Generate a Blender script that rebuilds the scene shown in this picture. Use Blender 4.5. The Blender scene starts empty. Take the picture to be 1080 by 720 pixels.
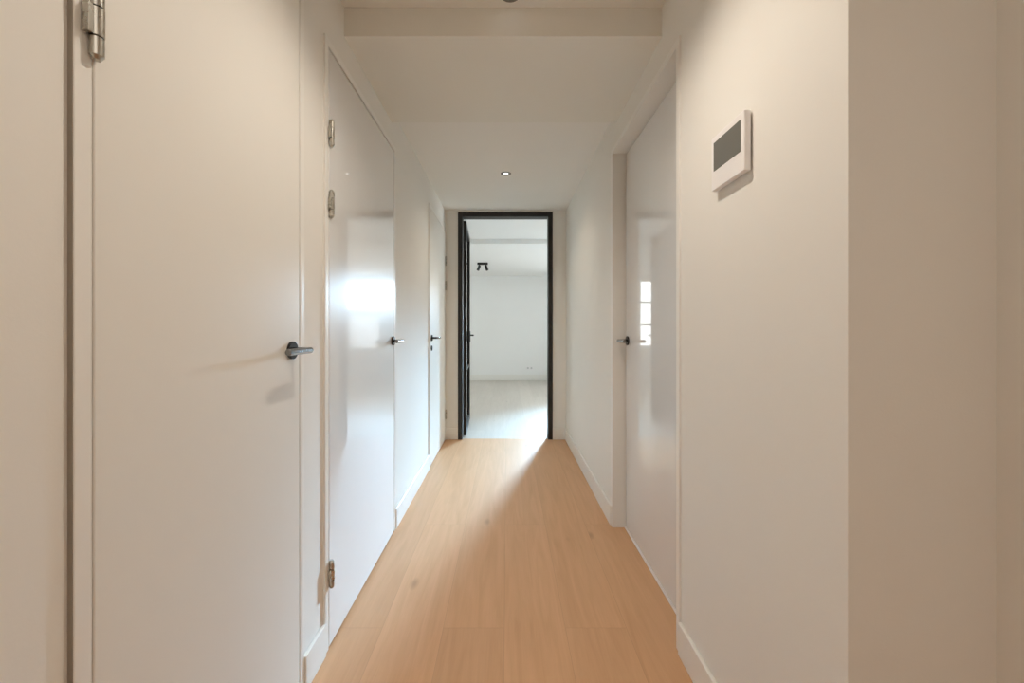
import bpy, bmesh, math
from mathutils import Vector, Matrix
C = bpy.context.scene.collection
PI = math.pi

# ------------------------------------------------------------------ materials
def new_mat(name):
    m = bpy.data.materials.new(name); m.use_nodes = True
    nt = m.node_tree
    return m, nt, nt.nodes['Principled BSDF'], nt.nodes['Material Output']

def paint(name, col, rough=0.6, bump=0.03, scale=180, var=0.015, spec=0.5, coat=0.0, coat_rough=0.03, bias=0.0):
    m, nt, b, out = new_mat(name)
    tc = nt.nodes.new('ShaderNodeTexCoord')
    n = nt.nodes.new('ShaderNodeTexNoise'); n.inputs['Scale'].default_value = 2.2
    n.inputs['Detail'].default_value = 3
    nt.links.new(tc.outputs['Object'], n.inputs['Vector'])
    r = nt.nodes.new('ShaderNodeMixRGB'); r.blend_type = 'MIX'
    r.inputs[1].default_value = (*[c*(1-var) for c in col], 1)
    r.inputs[2].default_value = (*[min(1, c*(1+var)) for c in col], 1)
    nt.links.new(n.outputs['Fac'], r.inputs[0]); nt.links.new(r.outputs[0], b.inputs['Base Color'])
    b.inputs['Roughness'].default_value = rough
    b.inputs['Specular IOR Level'].default_value = spec
    b.inputs['Coat Weight'].default_value = coat
    b.inputs['Coat Roughness'].default_value = coat_rough
    if bump:
        n2 = nt.nodes.new('ShaderNodeTexNoise'); n2.inputs['Scale'].default_value = scale
        nt.links.new(tc.outputs['Object'], n2.inputs['Vector'])
        bp = nt.nodes.new('ShaderNodeBump'); bp.inputs['Strength'].default_value = bump
        bp.inputs['Distance'].default_value = 0.01
        nt.links.new(n2.outputs['Fac'], bp.inputs['Height'])
        nt.links.new(bp.outputs[0], b.inputs['Normal'])
        if coat: nt.links.new(bp.outputs[0], b.inputs['Coat Normal'])
    return m

def metal(name, col, rough=0.3, metallic=1.0):
    m, nt, b, out = new_mat(name)
    tc = nt.nodes.new('ShaderNodeTexCoord')
    n = nt.nodes.new('ShaderNodeTexNoise'); n.inputs['Scale'].default_value = 60
    nt.links.new(tc.outputs['Object'], n.inputs['Vector'])
    mr = nt.nodes.new('ShaderNodeMapRange'); mr.inputs[3].default_value = rough*0.85; mr.inputs[4].default_value = rough*1.15
    nt.links.new(n.outputs['Fac'], mr.inputs[0]); nt.links.new(mr.outputs[0], b.inputs['Roughness'])
    b.inputs['Base Color'].default_value = (*col, 1); b.inputs['Metallic'].default_value = metallic
    return m

def emis(name, col, s):
    m, nt, b, out = new_mat(name)
    b.inputs['Base Color'].default_value = (.8, .8, .8, 1)
    b.inputs['Emission Color'].default_value = (*col, 1); b.inputs['Emission Strength'].default_value = s
    return m

def blind_mat(name):
    m, nt, b, out = new_mat(name)
    nt.nodes.remove(b)
    tc = nt.nodes.new('ShaderNodeTexCoord'); wv = nt.nodes.new('ShaderNodeTexWave'); wv.bands_direction = 'Z'
    wv.inputs['Scale'].default_value = 4; wv.inputs['Distortion'].default_value = 1.5
    nt.links.new(tc.outputs['Object'], wv.inputs['Vector'])
    mx = nt.nodes.new('ShaderNodeMixRGB'); mx.inputs[1].default_value = (.86, .87, .88, 1); mx.inputs[2].default_value = (.99, .99, .99, 1)
    nt.links.new(wv.outputs['Fac'], mx.inputs[0])
    t = nt.nodes.new('ShaderNodeBsdfTranslucent'); d = nt.nodes.new('ShaderNodeBsdfDiffuse')
    nt.links.new(mx.outputs[0], t.inputs[0]); nt.links.new(mx.outputs[0], d.inputs[0])
    ms = nt.nodes.new('ShaderNodeMixShader'); ms.inputs[0].default_value = .12
    nt.links.new(t.outputs[0], ms.inputs[1]); nt.links.new(d.outputs[0], ms.inputs[2]); nt.links.new(ms.outputs[0], out.inputs[0])
    return m

def thin_glass(name, tint=(0.97, 0.99, 0.985)):
    m, nt, b, out = new_mat(name)
    nt.nodes.remove(b)
    t = nt.nodes.new('ShaderNodeBsdfTransparent'); t.inputs[0].default_value = (*tint, 1)
    g = nt.nodes.new('ShaderNodeBsdfGlossy'); g.inputs['Roughness'].default_value = 0.01
    f = nt.nodes.new('ShaderNodeFresnel'); f.inputs[0].default_value = 1.5
    mx = nt.nodes.new('ShaderNodeMixShader')
    nt.links.new(f.outputs[0], mx.inputs[0]); nt.links.new(t.outputs[0], mx.inputs[1]); nt.links.new(g.outputs[0], mx.inputs[2])
    nt.links.new(mx.outputs[0], out.inputs[0])
    return m

def oak(name, OAK_D, OAK_L):
    m, nt, b, out = new_mat(name)
    N, L = nt.nodes, nt.links
    tc = N.new('ShaderNodeTexCoord')
    mp = N.new('ShaderNodeMapping'); mp.vector_type = 'POINT'
    mp.inputs['Rotation'].default_value = (0, 0, -PI/2)
    # texture x = -y + , texture y = x
    L.new(tc.outputs['Object'], mp.inputs['Vector'])
    off = N.new('ShaderNodeVectorMath'); off.operation = 'ADD'; off.inputs[1].default_value = (19.65, 22.99, 0)
    L.new(mp.outputs[0], off.inputs[0])
    def brick(c1, c2, mort):
        br = N.new('ShaderNodeTexBrick'); br.offset = 0.37; br.offset_frequency = 2
        br.inputs['Scale'].default_value = 1.0
        br.inputs['Brick Width'].default_value = 2.2; br.inputs['Row Height'].default_value = 0.23
        br.inputs['Mortar Size'].default_value = mort; br.inputs['Mortar Smooth'].default_value = 0.3
        br.inputs['Color1'].default_value = (*c1, 1); br.inputs['Color2'].default_value = (*c2, 1)
        br.inputs['Mortar'].default_value = (0, 0, 0, 1); br.inputs['Bias'].default_value = 0
        L.new(off.outputs[0], br.inputs['Vector']); return br
    br = brick((0, 0, 0), (1, 1, 1), 0.0)
    seam = brick((1, 1, 1), (1, 1, 1), 0.0012)
    sep = N.new('ShaderNodeSeparateColor'); L.new(br.outputs['Color'], sep.inputs[0])
    # per plank shift of the grain
    sh = N.new('ShaderNodeVectorMath'); sh.operation = 'MULTIPLY_ADD'
    L.new(br.outputs['Color'], sh.inputs[0]); sh.inputs[1].default_value = (7.3, 3.1, 11); L.new(off.outputs[0], sh.inputs[2])
    m2 = N.new('ShaderNodeMapping'); m2.inputs['Scale'].default_value = (1.1, 13, 1); L.new(sh.outputs[0], m2.inputs[0])
    g1 = N.new('ShaderNodeTexNoise'); g1.inputs['Scale'].default_value = 1.6; g1.inputs['Detail'].default_value = 6
    g1.inputs['Distortion'].default_value = 1.2; L.new(m2.outputs[0], g1.inputs['Vector'])
    m3 = N.new('ShaderNodeMapping'); m3.inputs['Scale'].default_value = (3, 90, 1); L.new(sh.outputs[0], m3.inputs[0])
    g2 = N.new('ShaderNodeTexNoise'); g2.inputs['Scale'].default_value = 2.5; g2.inputs['Detail'].default_value = 4
    L.new(m3.outputs[0], g2.inputs['Vector'])
    ramp = N.new('ShaderNodeValToRGB'); L.new(g1.outputs['Fac'], ramp.inputs[0])
    ramp.color_ramp.elements[0].position = 0.15; ramp.color_ramp.elements[0].color = (*OAK_D, 1)
    ramp.color_ramp.elements[1].position = 0.85; ramp.color_ramp.elements[1].color = (*OAK_L, 1)
    # fine grain
    fg = N.new('ShaderNodeMapRange'); fg.inputs[1].default_value = .3; fg.inputs[2].default_value = .7
    fg.inputs[3].default_value = 0.975; fg.inputs[4].default_value = 1.02; L.new(g2.outputs['Fac'], fg.inputs[0])
    pl = N.new('ShaderNodeMapRange'); pl.inputs[3].default_value = 0.96; pl.inputs[4].default_value = 1.04
    L.new(sep.outputs[0], pl.inputs[0])
    mu = N.new('ShaderNodeMath'); mu.operation = 'MULTIPLY'; L.new(fg.outputs[0], mu.inputs[0]); L.new(pl.outputs[0], mu.inputs[1])
    # knots
    mk = N.new('ShaderNodeMapping'); mk.inputs['Scale'].default_value = (1.6, 3.6, 1); L.new(sh.outputs[0], mk.inputs[0])
    vo = N.new('ShaderNodeTexVoronoi'); vo.inputs['Scale'].default_value = 1.0; L.new(mk.outputs[0], vo.inputs['Vector'])
    kn = N.new('ShaderNodeMapRange'); kn.inputs[1].default_value = 0.02; kn.inputs[2].default_value = 0.085
    kn.inputs[3].default_value = 0.72; kn.inputs[4].default_value = 1.0; L.new(vo.outputs['Distance'], kn.inputs[0])
    mu2 = N.new('ShaderNodeMath'); mu2.operation = 'MULTIPLY'; L.new(mu.outputs[0], mu2.inputs[0]); L.new(kn.outputs[0], mu2.inputs[1])
    ss = N.new('ShaderNodeSeparateColor'); L.new(seam.outputs['Color'], ss.inputs[0])
    sm = N.new('ShaderNodeMapRange'); sm.inputs[3].default_value = 0.84; sm.inputs[4].default_value = 1.0; L.new(ss.outputs[0], sm.inputs[0])
    mu3 = N.new('ShaderNodeMath'); mu3.operation = 'MULTIPLY'; L.new(mu2.outputs[0], mu3.inputs[0]); L.new(sm.outputs[0], mu3.inputs[1])
    vm = N.new('ShaderNodeVectorMath'); vm.operation = 'SCALE'
    L.new(ramp.outputs[0], vm.inputs[0]); L.new(mu3.outputs[0], vm.inputs['Scale'])
    L.new(vm.outputs[0], b.inputs['Base Color'])
    b.inputs['Roughness'].default_value = 0.42
    b.inputs['Specular IOR Level'].default_value = 0.4
    bp = N.new('ShaderNodeBump'); bp.inputs['Strength'].default_value = 0.06; bp.inputs['Distance'].default_value = 0.005
    L.new(mu3.outputs[0], bp.inputs['Height']); L.new(bp.outputs[0], b.inputs['Normal'])
    return m

WALLC = (0.80, 0.781, 0.738)
M_wall = paint('wall_paint', WALLC, 0.75, 0.025, 220)
M_ceil = paint('ceiling_paint', (0.82, 0.804, 0.77), 0.85, 0.03)
M_room = paint('far_room_paint', (0.86, 0.86, 0.85), 0.8, 0.03)
M_trim = paint("satin_trim_paint", (0.82, 0.804, 0.765), 0.32, 0.0, spec=0.5)
M_door1 = paint('satin_door_paint', (0.79, 0.771, 0.725), 0.36, 0.008, 40, spec=0.35)
M_gloss = paint('high_gloss_door_paint', (0.77, 0.765, 0.755), 0.30, 0.003, 9, spec=0.3, coat=1.0, coat_rough=0.03)
M_floor = oak('oak_planks', (0.58, 0.33, 0.172), (0.71, 0.425, 0.238))
M_floor2 = oak('daylight_tinted_oak_planks', (0.54, 0.495, 0.44), (0.62, 0.575, 0.515))  # daylight wash painted into the oak: paler and greyer than the corridor
M_steel = metal('brushed_hinge_steel', (0.50, 0.48, 0.43), 0.28)
M_hdark = metal('dark_gap', (0.03, 0.03, 0.028), 0.5)
M_lever = metal('gunmetal_lever', (0.24, 0.24, 0.24), 0.25)
M_rose = metal('black_chrome_rose', (0.05, 0.05, 0.052), 0.22)
M_black = metal('black_steel', (0.012, 0.011, 0.010), 0.45, 0.0)
M_glass = thin_glass('clear_glass')
M_blind = blind_mat('translucent_blind')
M_plast = paint('white_plastic', (0.86, 0.84, 0.84), 0.35, 0.0)
M_screen = metal('grey_display', (0.155, 0.155, 0.14), 0.25, 0.0)
M_ring = metal('downlight_ring', (0.22, 0.215, 0.2), 0.35)
M_lens = emis('downlight_lens', (1, 0.95, 0.88), 5)
M_side_shade = paint('painted_side_shade', (0.30, 0.26, 0.215), 0.8, 0.2, 60)  # brown-grey standing in for shade on the frame's near side
M_beam = paint('shaded_ceiling_paint', (0.79, 0.775, 0.72), 0.85, 0.03)  # ceiling paint with shade mixed in, so the lowered box reads darker
M_grey = paint('grey_slot', (0.6, 0.6, 0.6), 0.5, 0)

# ------------------------------------------------------------------ mesh helpers
def box(bm, x0, x1, y0, y1, z0, z1):
    r = bmesh.ops.create_cube(bm, size=1)
    M = Matrix.Translation(((x0+x1)/2, (y0+y1)/2, (z0+z1)/2)) @ Matrix.Diagonal((abs(x1-x0), abs(y1-y0), abs(z1-z0), 1))
    bmesh.ops.transform(bm, matrix=M, verts=r['verts'])

def cyl(bm, p0, p1, r, seg=32, r2=None):
    p0, p1 = Vector(p0), Vector(p1); d = p1-p0
    c = bmesh.ops.create_cone(bm, cap_ends=True, segments=seg, radius1=r, radius2=r if r2 is None else r2, depth=d.length)
    M = Matrix.Translation((p0+p1)/2) @ d.to_track_quat('Z', 'Y').to_matrix().to_4x4()
    bmesh.ops.transform(bm, matrix=M, verts=c['verts'])

def lathe(bm, prof, origin=(0, 0, 0), seg=40):
    """profile of (radius, z) turned about the vertical axis"""
    rings = []
    for r, z in prof:
        rings.append([bm.verts.new((origin[0]+r*math.cos(2*PI*k/seg), origin[1]+r*math.sin(2*PI*k/seg), origin[2]+z)) for k in range(seg)])
    for a, b in zip(rings, rings[1:]):
        for k in range(seg):
            bm.faces.new((a[k], a[(k+1) % seg], b[(k+1) % seg], b[k]))
    bmesh.ops.recalc_face_normals(bm, faces=bm.faces)

def obj(name, bm, mat, parent=None, bevel=0, smooth=False, seg=2):
    me = bpy.data.meshes.new(name); bm.to_mesh(me); bm.free()
    me.materials.append(mat)
    o = bpy.data.objects.new(name, me); C.objects.link(o)
    if parent: o.parent = parent
    if smooth:
        for p in me.polygons: p.use_smooth = True
    if smooth or bevel:
        pass
    if bevel:
        md = o.modifiers.new('bevel', 'BEVEL'); md.width = bevel; md.segments = seg; md.limit_method = 'ANGLE'
        md.angle_limit = math.radians(35)
        for p in me.polygons: p.use_smooth = True
        wn = o.modifiers.new('wn', 'WEIGHTED_NORMAL'); wn.keep_sharp = True
    elif smooth:
        me.set_sharp_from_angle(angle=math.radians(35))
    return o

def tag(o, label, cat, kind=None, group=None):
    o['label'] = label; o['category'] = cat
    if kind: o['kind'] = kind
    if group: o['group'] = group
    return o

def boxes(name, lst, mat, parent=None, bevel=0):
    bm = bmesh.new()
    for b in lst: box(bm, *b)
    return obj(name, bm, mat, parent, bevel)

def empty(name, loc=(0, 0, 0)):
    o = bpy.data.objects.new(name, None); C.objects.link(o); o.location = loc; return o

# ------------------------------------------------------------------ dimensions (metres; x right, y into the corridor, z up)
XL, FL = -0.634, -0.626           # left wall, left door frames
XR = 0.604
YF = 4.167                        # wall with the black glazed door
ZH, ZB, ZC, ZR = 2.376, 2.264, 2.336, 2.354
DTOP = 2.118
D1 = (0.616, 1.234); D2 = (1.432, 2.27); D3 = (3.31, 4.135)
FW = 0.027                        # frame face width
T = 0.16
YE = 8.96                         # far wall of the far room

# left wall with three door openings
def wall_with_doors(x0, x1, y0, y1, zt, doors, ztop):
    out = []; y = y0
    for a, b in doors:
        out.append((x0, x1, y, a, 0, zt)); out.append((x0, x1, a, b, ztop, zt)); y = b
    if y < y1: out.append((x0, x1, y, y1, 0, zt))
    return out
op = [(D1[0]-FW+.004, D1[1]+FW-.004), (D2[0]-FW+.004, D2[1]+FW-.004), (D3[0]-FW+.004, YF+.0)]
wl = boxes('wall_left', wall_with_doors(XL-T, XL, -2.4, YF, ZH, op, DTOP+FW-.004), M_wall)
tag(wl, 'cream painted corridor wall on the left with three flush doors', 'wall', 'structure')
R1 = (1.44, 2.312)
wr = boxes('wall_right', wall_with_doors(XR, XR+.2, 0.722, YF, ZH, [(R1[0]-FW+.004, R1[1]+FW-.004)], 2.145)
           + [(XR+.263, XR+.463, -2.4, 0.722, 0, ZH), (XR+.2, XR+.463, .722, .922, 0, ZH)], M_wall)
tag(wr, 'cream painted wall on the right with projecting corner beside the camera', 'wall', 'structure')
wb = boxes('wall_back', [(-.80, 1.07, -2.55, -2.4, 0, ZH)], M_wall)
tag(wb, 'plain cream wall closing the hall behind the viewpoint', 'wall', 'structure')
# wall holding the black door frame
OX = (-0.500, 0.466); OZ = 2.318
we = boxes('wall_far', [(-3.3, OX[0], YF, YF+.1, 0, 2.42), (OX[1], 2.95, YF, YF+.1, 0, 2.42), (OX[0], OX[1], YF, YF+.1, OZ, 2.42)], M_wall)
tag(we, 'end wall of the corridor around the black steel door frame', 'wall', 'structure')

fl = boxes('floor', [(-3.4, 3.1, -2.6, YF+.03, -.05, 0)], M_floor)
tag(fl, 'light oak plank floor running through corridor', 'floor', 'structure')
f2 = boxes('floor_room', [(-3.4, 3.1, YF+.03, 9.2, -.05, 0)], M_floor2)
tag(f2, 'oak plank floor with painted-in daylight in the far room beyond the black door', 'floor', 'structure')
ce = boxes('ceiling', [(-.8, 1.07, -2.55, 1.587, ZH, ZH+.1), (-.8, .81, 2.249, YF, ZC, ZC+.14)], M_ceil)
tag(ce, 'white corridor ceiling with recessed downlights', 'ceiling', 'structure')
cb = boxes('trim_1', [(XL, XR, 1.587, 2.249, ZB, ZH+.1)], M_beam)
tag(cb, 'lowered white ceiling box crossing the corridor', 'ceiling beam', 'structure')
cr = boxes('ceiling_room', [(-3.4, 3.1, YF+.1, 5.56, ZR, ZR+.15), (-3.4, 3.1, 5.56, 9.1, 2.29, 2.504)], M_room)
tag(cr, 'white ceiling of the far room with one small step', 'ceiling', 'structure')

# far room shell with window openings
W1 = (1.15, 2.72, 1.52, 2.22)    # upper, wide
W2 = (1.52, 2.28, 0.66, 1.44)    # lower
W4 = (-3.0, -1.56, 0.72, 2.22)   # tall window at the left
fw = [(-3.3, W4[0], YE, YE+.15, 0, 2.3), (W4[0], W4[1], YE, YE+.15, 0, W4[2]), (W4[0], W4[1], YE, YE+.15, W4[3], 2.3),
      (W4[1], W1[0], YE, YE+.15, 0, 2.3), (W1[1], 2.95, YE, YE+.15, 0, 2.3), (W1[0], W1[1], YE, YE+.15, W1[3], 2.3),
      (W1[0], W1[1], YE, YE+.15, W2[3], W1[2]), (W1[0], W2[0], YE, YE+.15, 0, W2[3]), (W2[1], W1[1], YE, YE+.15, 0, W2[3]),
      (W2[0], W2[1], YE, YE+.15, 0, W2[2])]
o = boxes('wall_room_far', fw, M_room); tag(o, 'pale far wall of the room beyond the black door', 'wall', 'structure')
o = boxes('wall_room_left', [(-3.42, -3.3, YF+.1, 9.11, 0, 2.42)], M_room); tag(o, 'left side wall of the far room', 'wall', 'structure')
W3 = (4.9, 7.6, 0.5, 2.15)
o = boxes('wall_room_right', [(2.95, 3.1, YF, W3[0], 0, 2.42), (2.95, 3.1, W3[1], 9.11, 0, 2.42), (2.95, 3.1, W3[0], W3[1], 0, W3[2]), (2.95, 3.1, W3[0], W3[1], W3[3], 2.42)], M_room)
tag(o, 'right side wall of the far room with a wide window', 'wall', 'structure')

def window_y(name, W, nx, nz, label, y=YE):
    x0, x1, z0, z1 = W; r = empty(name, (0, 0, 0)); tag(r, label, 'window', 'structure')
    f = .045; bs = [(x0, x0+f, y+.03, y+.1, z0, z1), (x1-f, x1, y+.03, y+.1, z0, z1), (x0+f, x1-f, y+.03, y+.1, z0, z0+f), (x0+f, x1-f, y+.03, y+.1, z1-f, z1)]
    for k in range(1, nx):
        x = x0+(x1-x0)*k/nx; bs.append((x-.018, x+.018, y+.045, y+.085, z0+f, z1-f))
    for k in range(1, nz):
        z = z0+(z1-z0)*k/nz; bs.append((x0+f, x1-f, y+.05, y+.08, z-.018, z+.018))
    boxes('window_frame', bs, M_trim, r); boxes('pane', [(x0+f, x1-f, y+.062, y+.066, z0+f, z1-f)], M_glass, r)
    return r
window_y('window_1', W1, 1, 1, 'wide upper window on the right of the far room end wall')
wn2 = window_y('window_2', W2, 1, 1, 'lower square window beneath the wide upper window')
boxes('roller_blind', [(W2[0]+.045, W2[1]-.045, YE+.035, YE+.037, W2[2]+.045, W2[3]-.045)], M_blind, wn2)
window_y('window_4', W4, 2, 3, 'tall multi-paned window on the left of the far room end wall')
r = empty('window_3'); tag(r, 'wide side window in the right wall of the far room', 'window', 'structure')
a, b, c, d = W3
boxes('window_frame', [(2.98, 3.05, a, a+.05, c, d), (2.98, 3.05, b-.05, b, c, d), (2.98, 3.05, a+.05, b-.05, c, c+.05), (2.98, 3.05, a+.05, b-.05, d-.05, d), (2.98, 3.05, 6.22, 6.28, c+.05, d-.05)], M_trim, r)
boxes('pane', [(3.012, 3.016, a+.05, b-.05, c+.05, d-.05)], M_glass, r)

# ------------------------------------------------------------------ baseboards
BH, BT = 0.112, 0.013
def base(name, lst, label):
    o = boxes(name, lst, M_trim, None, 0.003); tag(o, label, 'baseboard', 'structure'); return o
base('baseboard_left', [(XL, XL+BT, D1[1]+FW+.001, D2[0]-FW-.001, 0, BH), (XL, XL+BT, D2[1]+FW+.001, D3[0]-FW-.001, 0, BH)], 'white baseboards between the doors on the left wall')
base('baseboard_right', [(XR-BT, XR, .722, R1[0]-FW-.001, 0, BH), (XR-BT, XR, R1[1]+FW+.001, YF, 0, BH)], 'white baseboards on both sides of the right door')
base('baseboard_far', [(XL, OX[0], YF-BT, YF, 0, BH), (OX[1], XR-BT, YF-BT, YF, 0, BH)], 'short white baseboards beside the black door frame')
base('baseboard_room', [(-3.3, 2.95, YE-BT, YE, 0, .13)], 'white baseboard along the far room end wall')
base('baseboard_near_left', [(XL, XL+BT, -2.4, D1[0]-FW-.002, 0, BH)], 'white baseboard left of the nearest door')

# ------------------------------------------------------------------ door hardware
def handle(parent, x, y, z, s, lever_dir, keyhole=False):
    """lever handle on a leaf whose face is at x; s = +1 sticks out towards +x; lever_dir = +-1 along y"""
    bm = bmesh.new(); cyl(bm, (x, y, z), (x+s*.009, y, z), .0255, 40)
    h = obj('door_handle', bm, M_rose, parent, .0015)
    h['label'] = 'dark lever handle on a round rose'
    bm = bmesh.new(); cyl(bm, (x+s*.009, y, z), (x+s*.047, y, z), .0085, 28)
    obj('neck', bm, M_rose, h, .001)
    bm = bmesh.new()
    cyl(bm, (x+s*.053, y-lever_dir*.009, z), (x+s*.053, y+lever_dir*.115, z), .0088, 32)
    obj('lever', bm, M_lever, h, .0018)
    if keyhole:
        bm = bmesh.new(); cyl(bm, (x, y, z-.085), (x+s*.007, y, z-.085), .022, 32)
        k = obj('key_rose', bm, M_rose, parent, .0015)
    return h

def hinge(parent, x, y, z, s=1, h=.086):
    """barrel hinge with three knuckles on the leaf edge"""
    r = .0088; cx = x+s*.0075
    bm = bmesh.new()
    cyl(bm, (cx, y, z-h*.5), (cx, y, z-h*.235), r, 28); cyl(bm, (cx, y, z+h*.235), (cx, y, z+h*.5), r, 28)
    cyl(bm, (cx, y, z-h*.5-.006), (cx, y, z-h*.5), r*.55, 28, r)
    cyl(bm, (cx, y, z+h*.5), (cx, y, z+h*.5+.006), r, 28, r*.55)
    k = obj('hinge', bm, M_steel, parent, 0, True)
    k['label'] = 'brushed steel barrel hinge'
    bm = bmesh.new(); cyl(bm, (cx, y, z-h*.215), (cx, y, z+h*.215), r*1.04, 28)
    box(bm, cx-.006, cx+.004, y-.016, y, z-h*.215, z+h*.215)
    obj('knuckle', bm, M_steel, k, .0008)
    bm = bmesh.new(); cyl(bm, (cx, y, z-h*.24), (cx, y, z+h*.24), r*.82, 24)
    obj('pin', bm, M_hdark, k)
    return k

def left_door(name, D, mat, label, hinge_y, handle_y, ldir, key=False, proud=.001, gap=.006, side_shade=False, hs=0, hz=1.061):
    r = empty(name, (0, 0, 0)); tag(r, label, 'door', 'structure')
    y0, y1 = D; ft = DTOP
    g = .0012; ga, gb = (gap, g) if handle_y < (y0+y1)/2 else (g, gap)
    # frame: two jambs and a head around the opening, slightly proud of the plaster
    y1o = min(y1+FW, YF-.002)
    boxes('door_frame', [(XL-.06, FL, y0-FW, y0, 0, ft+FW), (XL-.06, FL, y1, y1o, 0, ft+FW), (XL-.06, FL, y0, y1, ft, ft+FW),
                         (XL-.06, FL-.042, y0, y0+.02, 0, ft), (XL-.06, FL-.042, y1-.02, y1, 0, ft), (XL-.06, FL-.042, y0+.02, y1-.02, ft-.02, ft)], M_trim, r, .0022)
    boxes('door_leaf', [(FL-.040, FL+proud, y0+ga, y1-gb, .008, ft-gap)], mat, r, .0025)
    boxes('dark_backing', [(XL-T+.02, XL-T+.03, y0, y1, 0, ft)], M_hdark, r)  # dark sheet added so the gaps round the leaf look shaded
    if side_shade: boxes('shade_strip', [(XL-.02, FL-.0008, y0-FW-.0012, y0-FW-.0001, 0, ft+FW)], M_side_shade, r)  # thin strip added as painted shade on the frame edge
    for z in (0.262, 1.566+hs, 1.815+hs): hinge(r, FL+proud*.5, hinge_y, z, 1, .086+hs*.7)
    handle(r, FL+proud, handle_y, hz, 1, ldir, key)
    return r
left_door('door_1', D1, M_door1, 'nearest cream door on the left, satin finish, close to the viewpoint', D1[0]-.0015, D1[1]-.054, -1, side_shade=True, hs=.02, hz=1.064)
left_door('door_2', D2, M_gloss, 'high gloss white door on the left mirroring a bright window', D2[0]+.006, D2[1]-.045, -1, gap=.011)
left_door('door_3', D3, M_door1, 'narrow white door at the far left beside the black frame', D3[1]-.005, D3[0]+.06, 1, key=True, hz=1.053)

# right door: leaf set back in its reveal
r = empty('door_4'); tag(r, 'glossy white door recessed in the right wall', 'door', 'structure')
XP = .672; FR = .597
boxes('door_frame', [(FR, XP+.05, R1[0]-FW, R1[0], 0, DTOP+FW), (FR, XP+.05, R1[1], R1[1]+FW, 0, DTOP+FW), (FR, XP+.05, R1[0], R1[1], DTOP, DTOP+FW)], M_trim, r, .002)
boxes('threshold', [(XP-.006, XP+.05, R1[0], R1[1], 0, .010)], M_plast, r, .001)
boxes('door_leaf', [(XP, XP+.04, R1[0]+.003, R1[1]-.009, .012, DTOP-.006)], M_gloss, r, .002)
boxes('dark_backing', [(XP+.055, XP+.065, R1[0], R1[1], 0, DTOP)], M_hdark, r)  # dark sheet, stands in for shade in the leaf gaps
handle(r, XP, R1[1]-.05, 1.061, -1, -1)

# black steel frame and the open glazed leaf
r = empty('door_5'); tag(r, 'black steel framed glass door standing open into the far room', 'door', 'structure')
fwid = .046
boxes('door_frame', [(OX[0], OX[0]+fwid, YF-.012, YF+.1, 0, OZ), (OX[1]-fwid, OX[1], YF-.012, YF+.1, 0, OZ), (OX[0]+fwid, OX[1]-fwid, YF-.012, YF+.1, OZ-fwid, OZ)], M_black, r, .0015)
lf = empty('door_leaf', (OX[0]+fwid+.008, YF+.115, 0)); lf.parent = r
lf.rotation_euler = (0, 0, math.radians(2.6))
LW = .84; z0, z1 = .01, 2.262
boxes('leaf_frame', [(-.02, .02, 0, .055, z0, z1), (-.02, .02, LW-.055, LW, z0, z1), (-.02, .02, .055, LW-.055, z0, z0+.055), (-.02, .02, .055, LW-.055, z1-.055, z1),
                     (-.012, .012, .055, LW-.055, .66, .69)], M_black, lf, .0015)
boxes('glass_pane', [(-.003, .003, .05, LW-.05, .05, z1-.05)], M_glass, lf)
bm = bmesh.new(); cyl(bm, (.02, LW-.03, 1.05), (.065, LW-.03, 1.05), .009); cyl(bm, (.062, LW-.02, 1.05), (.062, LW-.15, 1.05), .009)
box(bm, .02, .026, LW-.045, LW-.015, .97, 1.1)
obj('lever_handle', bm, M_black, lf, .001)
for z in (.25, 1.3, 2.0):
    bm = bmesh.new(); cyl(bm, (.0, -.012, z-.05), (.0, -.012, z+.05), .009, 20); obj('hinge', bm, M_black, lf, .001)

# ------------------------------------------------------------------ things
# thermostat
t = empty('thermostat', (XR, 1.083, 1.516)); tag(t, 'white wall thermostat with grey display on the right wall', 'thermostat')
boxes('wall_plate', [(-.004, .003, -.070, .070, .012, .138)], M_hdark, t)
b_ = boxes('housing', [(-.021, -.004, -.081, .081, 0, .150)], M_plast, t, .003)
boxes('display', [(-.0218, -.0205, -.066, .066, .052, .132)], M_screen, t)

def downlight(x, y, z, label, on=True):
    t = empty('recessed_downlight', (x, y, z)); tag(t, label, 'downlight', None)
    bm = bmesh.new(); lathe(bm, [(.016, -.001), (.022, -.004), (.036, -.004), (.040, -.002), (.041, 0)]); obj('trim_ring', bm, M_ring, t, 0, True)
    bm = bmesh.new(); lathe(bm, [(0.0001, -.0015), (.012, -.0015), (.0165, -.0012)]); obj('lens', bm, M_lens, t, 0, True)
    return t
downlight(-.008, 3.175, ZC, 'small round recessed ceiling downlight in front of the black door')
downlight(.012, 1.52, ZH, 'round recessed downlight at the top edge before the lowered ceiling')
downlight(.015, 1.06, ZH, 'recessed ceiling downlight above the thermostat, nearer the viewpoint')

t = empty('ceiling_spotlight', (-.428, 7.16, 2.29)); tag(t, 'black two-head surface spotlight on the far room ceiling', 'spotlight')
boxes('mounting_bar', [(-.092, .092, -.03, .03, -.035, 0)], M_black, t, .002)
for s in (-1, 1):
    bm = bmesh.new(); cyl(bm, (s*.05, 0, -.035), (s*.058, 0, -.06), .008, 16); cyl(bm, (s*.052, 0, -.05), (s*.084, -.01, -.135), .024, 28)
    obj('spot_head', bm, M_black, t, .002)

t = empty('wall_outlet', (.498, YE, .27)); tag(t, 'white double socket low on the far wall above the baseboard', 'socket')
boxes('cover_plate', [(-.082, .082, -.009, 0, -.041, .041)], M_plast, t, .003)
for s in (-1, 1):
    bm = bmesh.new(); cyl(bm, (s*.038, -.0095, 0), (s*.038, -.004, 0), .022, 28); obj('socket_well', bm, M_grey, t)

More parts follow.
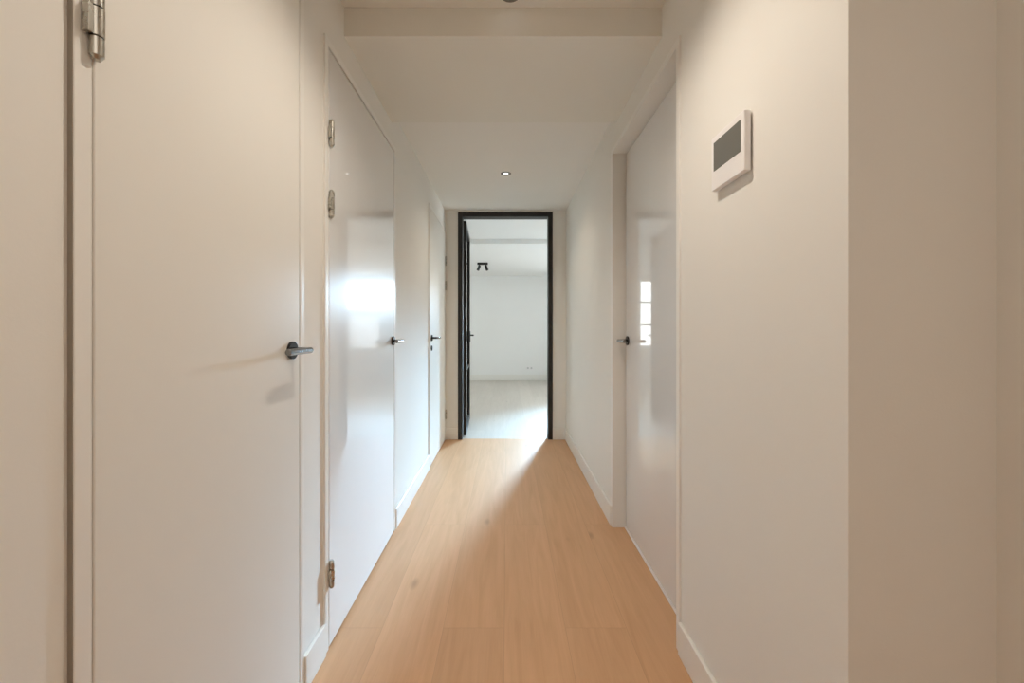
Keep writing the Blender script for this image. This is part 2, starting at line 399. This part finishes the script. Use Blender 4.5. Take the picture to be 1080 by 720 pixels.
# ------------------------------------------------------------------ lights
def area(name, loc, rot, sx, sy, W, col):
    l = bpy.data.lights.new(name, 'AREA'); l.shape = 'RECTANGLE'; l.size = sx; l.size_y = sy; l.energy = W; l.color = col
    o = bpy.data.objects.new(name, l); C.objects.link(o); o.location = loc; o.rotation_euler = rot; return o
def spot(name, loc, W, col, ang=120, blend=.6, rad=.03, rot=(0, 0, 0)):
    l = bpy.data.lights.new(name, 'SPOT'); l.energy = W; l.color = col; l.spot_size = math.radians(ang); l.spot_blend = blend; l.shadow_soft_size = rad
    o = bpy.data.objects.new(name, l); C.objects.link(o); o.location = loc; o.rotation_euler = rot; return o
DAY = (0.94, 0.975, 1.0); WARM = (1.0, 0.90, 0.775)
src = Vector((1.90, YE+.2, 1.87)); aim = Vector((-.05, 3.25, 0))
o = area('daylight_window', src, (aim-src).to_track_quat('-Z', 'Y').to_euler(), .50, .5, 33, (.47, .73, 1.0))
o.data.spread = math.radians(25)
area('upper_window_glow', (1.93, YE+.19, 1.87), (-PI/2, 0, 0), 1.3, .55, 17, DAY)
area('daylight_side_window', (3.2, 6.25, 1.35), (0, PI/2, 0), 1.6, 2.6, 40, DAY)
spot('downlight_beam', (-.008, 3.175, ZC-.02), 12, (1, .88, .72), 140, .8)
spot('downlight_beam', (.012, 1.50, ZH-.02), 2, WARM, 70)
spot('downlight_beam', (.015, 1.06, ZH-.02), 31, WARM, 140, .8, .004)
area('hall_fill_light', (.1, -1.0, 2.3), (0, 0, 0), 1.2, 1.4, 8, (1, .93, .85))  # added soft fill behind the camera, not a real fixture
def portal(loc, rot, sx, sy):
    o = area('window_portal', loc, rot, sx, sy, 1, (1, 1, 1)); o.data.cycles.is_portal = True
for W in (W1, W2, W4):
    portal(((W[0]+W[1])/2, YE+.16, (W[2]+W[3])/2), (-PI/2, 0, 0), W[1]-W[0], W[3]-W[2])
portal((3.11, 6.25, 1.325), (0, PI/2, 0), 1.65, 2.7)

w = bpy.data.worlds.new('World'); bpy.context.scene.world = w; w.use_nodes = True
bg = w.node_tree.nodes['Background']; bg.inputs[0].default_value = (0.95, 0.98, 1, 1); bg.inputs[1].default_value = 5.4

# ------------------------------------------------------------------ camera
cam = bpy.data.cameras.new('camera'); cam.sensor_width = 36; cam.lens = 430/1080*36
cam.shift_x = 5.3/1080; cam.shift_y = -13/1080; cam.clip_start = .02
co = bpy.data.objects.new('camera', cam); C.objects.link(co); co.location = (0, 0, 1.125); co.rotation_euler = (PI/2, 0, 0)
sc = bpy.context.scene; sc.camera = co
sc.view_settings.view_transform = 'Standard'
sc.view_settings.exposure = 0.10
sc.cycles.max_bounces = 14; sc.cycles.diffuse_bounces = 8; sc.cycles.glossy_bounces = 6; sc.cycles.transparent_max_bounces = 12
sc.cycles.use_denoising = True
